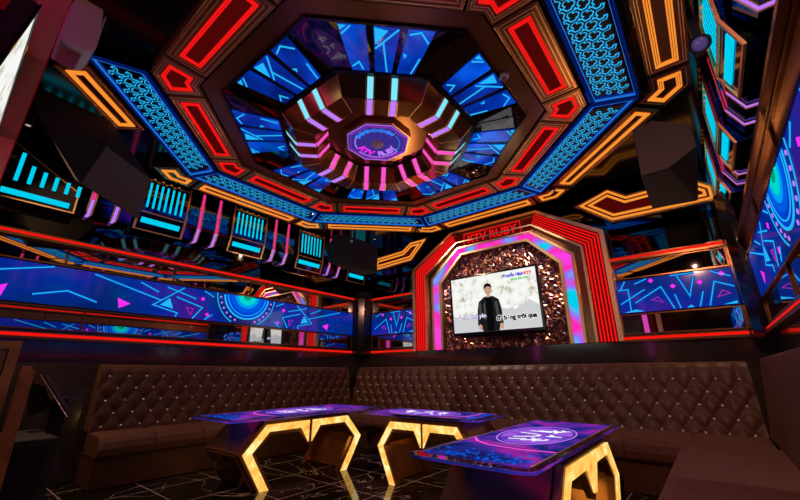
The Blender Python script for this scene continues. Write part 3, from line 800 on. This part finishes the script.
def bracket(t,top,bot):
    MB().tube([top,bot],.02).lathe([(.07,0),(.07,.012)],Fr(top,(1,0,0),(0,1,0),(0,0,-1))).build('bracket','matte',t)
# near left
t=thing('loudspeaker','big black loudspeaker hanging on the left wall, nearest the camera','loudspeaker',(-4.4,.6,2.6))
a,b,c,d_=(-4.05,.60,3.10),(-4.50,1.13,3.13),(-4.50,1.10,2.63),(-4.05,.505,2.66)
hull('cabinet',[a,b,c,d_,(-4.05,.06,3.22),(-4.10,.05,3.44),(-4.2,.14,3.47),(-4.2,.60,3.46),(-4.05,.33,3.06),(-4.60,.95,2.80),(-4.45,.5,2.85)],'speaker',t)
grille(t,a,b,c,d_,.02,m='grillegrey',logo=(.88,.45),ref=(0,0,1.05)); bracket(t,(-4.6,.6,3.6),(-4.6,.6,3.4))
# far left
t=thing('loudspeaker','black loudspeaker hanging in the far left corner over the sofa','loudspeaker',(-4.3,4.4,2.6))
a,b,c,d_=(-4.30,3.9,3.22),(-4.02,4.4,3.12),(-4.03,4.4,2.63),(-4.36,3.9,2.74)
hull('cabinet',[a,b,c,d_,(-4.95,4.05,3.17),(-4.88,4.05,2.90),(-4.6,3.95,3.33),(-4.75,4.7,3.2),(-4.7,4.7,2.75),(-4.35,4.75,3.2)],'speaker',t)
grille(t,a,b,c,d_,.03,m='spkgrey',logo=(.2,.15),ref=(0,0,1)); bracket(t,(-4.5,4.3,3.6),(-4.5,4.3,3.2))
# right
t=thing('loudspeaker','black loudspeaker under the ceiling near the right wall','loudspeaker',(.05,4.1,2.8))
hx=[(-.15,3.9,3.35),(.02,3.9,3.38),(.29,3.9,3.21),(.29,3.9,2.97),(.05,3.9,2.83),(-.17,3.9,2.83)]
hull('cabinet',hx+[(-.16,4.45,2.68),(.22,4.45,2.66),(.3,4.5,3.3),(-.15,4.5,3.4)],'speaker',t)
m=MB(); cen=sum((V(p) for p in hx),V((0,0,0)))/6
q=[V(p)+(cen-V(p))*.03 for p in hx]; i=len(m.v); m.v+=[p+V((0,-.006,0)) for p in q]+[p+V((0,.004,0)) for p in q]
m.f+=[tuple(range(i,i+6)),tuple(range(i+6,i+12))]+[(i+k,i+(k+1)%6,i+6+(k+1)%6,i+6+k) for k in range(6)]
m.build('grille','grillegrey',t); bracket(t,(.05,4.2,3.6),(.05,4.2,3.3))
# stage spotlight
t=thing('stage_spotlight','small black stage spotlight with purple lens on the right wall top','spotlight',(.40,2.86,3.1))
fs=Fr((.40,2.84,3.22),(0,1,0),(1,0,0),V((-.55,-.45,-.7)).normalized())
nn=V((-.35,-.75,-.55)).normalized(); uu=nn.orthogonal().normalized(); fs=Fr((.38,2.84,3.20),uu*.6,nn.cross(uu)*.6,nn*.6)
MB().lathe([(.07,-.16),(.09,-.1),(.095,.0),(.105,.02),(.105,.04),(.085,.04),(.08,.01)],fs).build('lamp_body','matte',t,smooth=False)
MB().lathe([(.08,.012),(.05,.022),(.0005,.026)],fs).build('lens',pbr('purple lens',(.12,.09,.3),.1,0,.8,emit=(.25,.18,.7),es=.15),t,smooth=True)
MB().box(.36,.40,2.90,2.98,3.2,3.6).build('yoke','matte',t)

# ------------------------------------------------------------------ sofas
def tufted(P,U,W,Nn,L,Hh,su,sv,phase,res=.02,depth=.032):
    """P origin bottom left, U along, W up the slope, Nn outward"""
    nu=int(L/res); nv=int(Hh/res); mb=MB()
    for j in range(nv+1):
        for i in range(nu+1):
            u=L*i/nu; v=Hh*j/nv
            vb=(v-phase[1])/sv; ub=(u-phase[0])/su
            p=ub-vb/2; q=ub+vb/2
            h=(abs(math.sin(PI*p))*abs(math.sin(PI*q)))**.42
            top=1
            if v>phase[1]+4*sv+.02:       # plain vertical pleats above the last row of buttons
                pp=abs(math.sin(PI*(ub-2)))
                f=min(1,(v-phase[1]-4*sv-.02)/.03); h=h*(1-f)+f*(pp**.42)*max(0,1-((v-phase[1]-4*sv)/(Hh-phase[1]-4*sv))**4)
            ev=min(1,(Hh-v)/.05)**.5 if v>Hh-.05 else 1
            mb.v.append(P+U*u+W*v+Nn*(depth*h*ev))
    for j in range(nv):
        for i in range(nu):
            a=j*(nu+1)+i; mb.f.append((a,a+1,a+nu+2,a+nu+1))
    return mb
def buttons(P,U,W,Nn,L,su,sv,phase,parent,maxn,order):
    pts=[]
    for r in range(5):
        v=phase[1]+r*sv; off=(r%2)*su/2; k=0
        x=phase[0]-su*3+off
        while x<L-.02:
            if x>.02: pts.append(P+U*x+W*v+Nn*.004)
            x+=su
    pts.sort(key=lambda p:(p-V((0,0,1.05))).length)
    if not order: pts=pts[::-1]
    c0=None
    def knob(mb,p):
        uu=Nn.orthogonal().normalized(); mb.lathe([(.010,-.004),(.0125,.004),(.009,.011),(.0008,.015)],Fr(p,uu,Nn.cross(uu),Nn),8)
    for p in pts[:maxn]:
        if c0 is None:
            mb=MB(); knob(mb,p); c0=mb.build('button','button',parent,smooth=True); o0=p
        else:
            c=c0.copy(); col.objects.link(c); c.location=p-o0
    rest=pts[maxn:]
    if rest:
        mb=MB()
        for p in rest: knob(mb,p)
        o=mb.build('button','button',parent,smooth=True); o['kind']='stuff'
def sofa(label,P,U,Nn,L,depth_seat,seat_z,back_h,lean,ph,back_thick,seatn,maxn=100,tuft=True,LB=None):
    """P: floor point at back/left end where seat meets back. U along, Nn to the room."""
    t=thing('sofa',label,'sofa',P)
    Z=V((0,0,1))
    f=Fr(P,U,Nn,Z)
    # base plinth
    MB().box(0,L,-.1,depth_seat-.06,.0,.29,f).build('base','leather',t,bevel=.01)
    # seat: rounded profile swept with seams
    prof=[(-.05,.27),(depth_seat-.03,.27),(depth_seat,.30),(depth_seat+.012,.36),(depth_seat,.42),(depth_seat-.03,seat_z-.012),(depth_seat-.08,seat_z),(depth_seat*.5,seat_z+.006),(-.05,seat_z)]
    w=L/seatn
    for s in range(seatn):
        mb=MB(); xs=[0,.006,.02,.05,w/2,w-.05,w-.02,w-.006,w]; n=len(prof)
        for x in xs:
            e=min(x,w-x); pin=.014*max(0,1-e/.05)**2
            for (y,z) in prof: mb.v.append(f.p(s*w+x,y-(pin if y>0.3 else 0),z-(pin if z>.3 else 0)))
        for k in range(len(xs)-1):
            for j in range(n):
                a=k*n+j;b=k*n+(j+1)%n; mb.f.append((a,b,b+n,a+n))
        mb.f.append(tuple(range(n))); mb.f.append(tuple(range((len(xs)-1)*n,len(xs)*n)))
        mb.build('seat_cushion','leathertop',t,smooth=False)
    # back
    L=LB or L
    W=(Z*back_h-Nn*lean).normalized(); Hb=math.sqrt(back_h**2+lean**2); N2=(Nn*back_h+Z*lean).normalized()
    P0=P+Z*(seat_z-.01)
    pr=[(0,0),(-lean,back_h),(-lean-.03,back_h+.012),(-back_thick,back_h+.005),(-back_thick,0)]
    f3=Fr(P0,Nn,Z,U)
    bk=sub(MB().prism(pr,0,L,f3).build('backrest','leathertop',t,bevel=.012),t)
    if tuft:
        tufted(P0+N2*.002,U,W,N2,L,Hb,.18,.128,ph).build('tufted_cover','leather',bk,smooth=True)
        buttons(P0+N2*.004,U,W,N2,L,.18,.128,ph,bk,maxn,True)
    return t
sofa('long tufted brown leather sofa under the television wall',V((-5.15,5.0,0)),V((1,0,0)),V((0,-1,0)),5.42,.66,.48,.67,.18,(.11,.015),.30,10)
sofa('tufted brown leather sofa along the left wall with button back',V((-5.16,1.27,0)),V((0,1,0)),V((1,0,0)),3.05,.42,.48,.67,.1,(.09,.05),.23,6,LB=3.72)
sofa('brown leather sofa section along the right wall, nearest the camera',V((.28,.45,0)),V((0,1,0)),V((-1,0,0)),3.87,.64,.485,.69,.08,(.09,.05),.22,1,tuft=False,LB=4.54)

# ------------------------------------------------------------------ tables
M['tglow']=glow_ramp('violet logo glow',[(.35,(.03,.02,.35)),(.6,(.35,.10,.75))],1,5,2)
def table(cx,cy,rot,label,ml=1.0,gl=2.0,gw=.72,goff=0,m_off=.33):
    base=V((cx,cy,0)); t=thing('coffee_table',label,'table',base,'glass coffee tables with amber arch legs')
    c,s=math.cos(rot),math.sin(rot)
    f=Fr(base,(c,s,0),(-s,c,0),(0,0,1))     # x across, y along
    o=goff
    MB().prism(rrect(-gw/2,gw/2,-gl/2+o,gl/2+o,.07),.624,.640,f).build('glass_top','glass',t,bevel=.003)
    dsp=sub(MB().prism(rrect(-gw/2+.05,gw/2-.05,-gl/2+o+.08,gl/2+o-.12,.03),.640,.6415,f).build('display','tableimg',t),t)
    # galaxy rings and logo on the display
    MB().prism(circ(0,o+.05,.40,40,rx=.21),.6415,.6420,f).build('picture_glow',M['tglow'],dsp)
    m=MB(); m.stroke(circ(0,o+.05,.43,48,rx=.23),.010,.6415,.643,f,closed=True); m.build('picture_ring','violet',dsp)
    m=MB(); m.stroke([(x*.98,y+o) for x,y in [(-.30,-.30),(-.22,-.42),(-.1,-.50),(.1,-.53),(.30,-.50)]],.016,.6415,.643,f); m.build('picture_flare','pink',dsp)
    m=MB()
    rnd=random.Random(3)
    for k in range(15):
        x=(rnd.random()-.5)*.26; y=o+.05+(rnd.random()-.5)*.50; a=rnd.uniform(-.7,.7)+PI/2*(k%2); L=rnd.uniform(.07,.16)
        m.stroke([(x-math.cos(a)*L/2,y-math.sin(a)*L/2),(x+.02,y),(x+math.cos(a)*L/2,y+math.sin(a)*L/2)],.022,.6415,.6432,f)
    m.build('picture_logo','white_l',dsp)
    m=MB()
    for k in range(60):
        x=rnd.uniform(-.29,.29); y=-gl/2+o+.12+rnd.random()**1.5*.22; 
        m.box(x-.006,x+.006,y-.012,y+.012,.6415,.6428,f)
    m.build('picture_sparks','blglow',dsp)['kind']='stuff'
    for xx in (-1,1): 
        MB().box(xx*(gw/2-.045)-.004,xx*(gw/2-.045)+.004,-gl/2+o+.1,gl/2+o-.1,.640,.643,f).build('gold_trim','gold',t)
    # apron
    MB().box(-m_off+.02,m_off-.02,-.56*ml,.56*ml,.592,.624,f).build('apron','dkbrmirror',t)
    half=[(.022,.36),(.022,.572),(.540,.572),(.765,.335),(.55,0),(.462,0),(.675,.335),(.505,.506),(.125,.506)]
    edge=[(.002,.32),(.002,.592),(.560,.592),(.80,.335),(.575,0),(.42,0),(.635,.335),(.485,.475),(.15,.475)]
    for sx in (-1,1):
        fs=Fr(f.p(sx*m_off,0,0),f.v,f.n,f.u*sx)
        for sy in (-1,1):
            MB().prism([(sy*a*ml,b) for a,b in edge],-.05,0,fs).build('leg_frame','dkbrmirror',t)
            MB().prism([(sy*a*ml,b) for a,b in half],0,.012,fs).build('amber_arch_light','amber',t)
    for sy in (-1,1):
        q=[(.560,.592),(.80,.335),(.575,0)]
        for a,b in ((q[0],q[1]),(q[1],q[2])):
            A=f.p(-m_off+.05,sy*a[0]*ml,a[1]);B=f.p(m_off-.05,sy*a[0]*ml,a[1]);C=f.p(m_off-.05,sy*b[0]*ml,b[1]);D=f.p(-m_off+.05,sy*b[0]*ml,b[1])
            n=(B-A).cross(D-A).normalized()*(.02)
            mb=MB(); slab(mb,[A,B,C,D],(n.normalized()),.02); mb.build('end_panel','dkbrmirror',t)
    L=bpy.data.lights.new('table_fill','AREA'); L.energy=2.2; L.color=(1,.55,.12); L.shape='RECTANGLE'; L.size=.3; L.size_y=.9*ml  # extra area lamp added under the apron to warm floor and sofa fronts
    lo=bpy.data.objects.new('table_fill',L); col.objects.link(lo); lo.parent=t; lo.location=(0,0,.575); lo.rotation_euler=(0,0,rot)
    MB().prism([(-.11,.57),(.11,.57),(.0,.36)],-m_off+.05,m_off-.05,Fr(f.p(0,0,0),f.v,f.n,f.u)).build('centre_wedge','dkbrmirror',t)
    return t
table(-3.86,2.83,0,'glass display table with amber hexagon arches in front of the left sofa',ml=1.0,gl=2.05,gw=.84,goff=.06)
table(-2.36,3.58,PI/2+.04,'middle glass display table with amber legs beside the far sofa',ml=.72,gl=1.5,gw=.68,goff=.14)
table(-1.04,2.76,0,'nearest glass display table with a glowing picture top and rounded corner',ml=.9,gl=2.0,gw=.70)

# ------------------------------------------------------------------ things at the lower left
t=thing('subwoofer','dark grey box subwoofer on the floor at lower left','loudspeaker',(-3.9,.55,0))
MB().box(-4.25,-3.6,.15,.73,.02,.64).build('cabinet','spkgrey',t,bevel=.01)
MB().box(-3.6,-3.59,.2,.68,.07,.6).build('grille','speaker',t)
MB().box(-4.2,-3.65,.2,.68,0,.02).build('foot','matte',t)
t=thing('framed_panel','brown wooden stepped panel frame standing upright at the left edge','frame',(-3.4,.1,0))
for i,(w_,d_) in enumerate(((.05,.04),(.035,.025),(.02,.012))):
    k=i*.05; MB().stroke([(-.35,1.23-k),(.36-k,1.23-k),(.36-k,.02)],w_,-.02,d_+.01,Fr((-3.5,0,0),(0,1,0),(0,0,1),(1,0,0))).build('moulding','wood',t)
MB().box(-3.54,-3.52,-.34,.34,0,1.20).build('dark_glass','bmirror',t)
t=thing('wooden_post','narrow brown wooden upright slat standing right of the panel frame','post',(-3.5,.47,0))
MB().box(-3.54,-3.50,.425,.475,0,1.10).box(-3.56,-3.52,.475,.495,0,1.08).build('slat','wood',t,bevel=.003)
t=thing('touch_screen','black tilted song selection touch screen on a stand, seen from behind','screen',(-4.2,.75,0))
A,B,C,D=V((-4.0,.60,1.04)),V((-4.25,.66,1.04)),V((-4.25,.88,.74)),V((-4.0,.82,.73))
n=(B-A).cross(D-A).normalized(); mb=MB(); slab(mb,[A,B,C,D],n,.02); mb.build('screen_panel','matte',t)
mb=MB(); mb.tube([(-4.0,.60,1.045),(-4.0,.82,.735)],.006); mb.build('metal_edge','silver',t)
MB().prism([(.56,1.0),(.66,.96),(.75,.80),(.62,.74)],0,.06,Fr((-4.2,0,0),(0,1,0),(0,0,1),(1,0,0))).build('bracket','black',t)
MB().box(-4.45,-4.27,.76,.86,0,.86).build('stand','matte',t)

# ------------------------------------------------------------------ added fill lamps on the ceiling and behind the far sofa
def lamp(t,pos,e,c,tgt=None,ang=110,soft=.04,kind='SPOT'):
    L=bpy.data.lights.new('fill_light',kind); L.energy=e; L.color=c; L.shadow_soft_size=soft
    if kind=='SPOT': L.spot_size=math.radians(ang); L.spot_blend=.7
    o=bpy.data.objects.new('fill_light',L); col.objects.link(o); o.parent=t; o.location=V(pos)-parent_base(t)
    if tgt is not None: o.rotation_euler=(V(tgt)-V(pos)).to_track_quat('-Z','Y').to_euler()
def fill_downlight(x,y,label,e,c,ang=110,tgt=None,drop=0):  # ceiling lamp added to brighten sofas and mosaic, which the LEDs leave dark
    z=ZC-drop; t=thing('fill_downlight',label,'added lamp',(x,y,z),'added fill downlights on the black ceiling')
    f=Fr((x,y,z),(1,0,0),(0,1,0),(0,0,-1))
    MB().lathe([(.03,-drop),(.04,0),(.04,.008),(.030,.008),(.028,.0)],f,20).build('lamp_body','matte',t)
    MB().lathe([(.022,.0085),(.0005,.010)],f,16).build('lens',M['lens'],t)
    lamp(t,(x,y,z-.028),e,c,tgt or (x,y,0),ang,.012)
def fill_uplight(x,y,z,label,e,c,tgt):  # unseen lamp added behind the far sofa to warm the brown ceiling panels
    t=thing('fill_uplight',label,'added lamp',(x,y,z),'added fill uplights hidden behind the sofa backs')
    MB().lathe([(.05,0),(.05,.02),(.012,.025),(.012,1.0),(.035,1.02),(.035,1.06)],Fr((x,y,z),(1,0,0),(0,1,0),(0,0,1)),16).build('lamp_body','matte',t)
    lamp(t,(x,y,z+1.11),e,c,tgt,130,.03)
M['lens']=glow('downlight lens',(1,.7,.5),.5)
W1=(1,.58,.33)
fill_downlight(-4.75,5.1,'added downlight in the far left ceiling corner',50,W1,tgt=(-4.7,4.6,.4))
fill_downlight(.1,5.1,'added downlight in the far right ceiling corner',58,W1,tgt=(-.3,4.5,.5))
fill_downlight(-4.9,.1,'added downlight in the near left ceiling corner',170,W1,tgt=(-4.5,2.2,.4),drop=.15)
fill_downlight(.15,.1,'added downlight in the near right ceiling corner',230,(1,.46,.30),tgt=(-.4,2.9,.4),drop=.15)
fill_downlight(-3.55,4.965,'added hanging downlight in front of the left half of the arch',130,(1,.80,.66),tgt=(-2.7,5.6,2.4),ang=72,drop=.13)
fill_downlight(-1.25,4.965,'added hanging downlight in front of the right half of the arch',130,(1,.80,.66),tgt=(-2.1,5.6,2.4),ang=72,drop=.13)
W2=(1,.55,.22)
fill_uplight(-4.3,5.41,0,'added uplight behind the far sofa back, left of the television arch',60,W2,(-3.2,2.0,3.5))
fill_uplight(-.45,5.41,0,'added uplight behind the far sofa back, right of the television arch',48,W2,(-1.4,2.0,3.5))

# ------------------------------------------------------------------ world, camera, view
w=bpy.data.worlds.new('World'); scene.world=w; w.use_nodes=True
w.node_tree.nodes['Background'].inputs[0].default_value=(.01,.01,.012,1); w.node_tree.nodes['Background'].inputs[1].default_value=.3
f=370.
v1=V((314,122,f)).normalized(); v2=-V((-485,125,f)); v2=(v2-v1*v1.dot(v2)).normalized(); up=v1.cross(v2)
if up.y>0: up=-up
R=Matrix((v2,v1,up))           # rows are the world axes seen from the camera (x right, y down, z forward)
right=V((R[0][0],R[1][0],R[2][0])); dn=V((R[0][1],R[1][1],R[2][1])); fw=V((R[0][2],R[1][2],R[2][2]))
Mx=Matrix(((right.x,-dn.x,-fw.x,0),(right.y,-dn.y,-fw.y,0),(right.z,-dn.z,-fw.z,1.05),(0,0,0,1)))
cam=bpy.data.cameras.new('camera'); co=bpy.data.objects.new('camera',cam); col.objects.link(co)
co.matrix_world=Mx; cam.sensor_width=36; cam.lens=36*f/800; cam.clip_start=.02
scene.camera=co
vs=scene.view_settings; vs.view_transform='Standard'; vs.look='None'; vs.exposure=0; vs.gamma=1; vs.use_curve_mapping=False
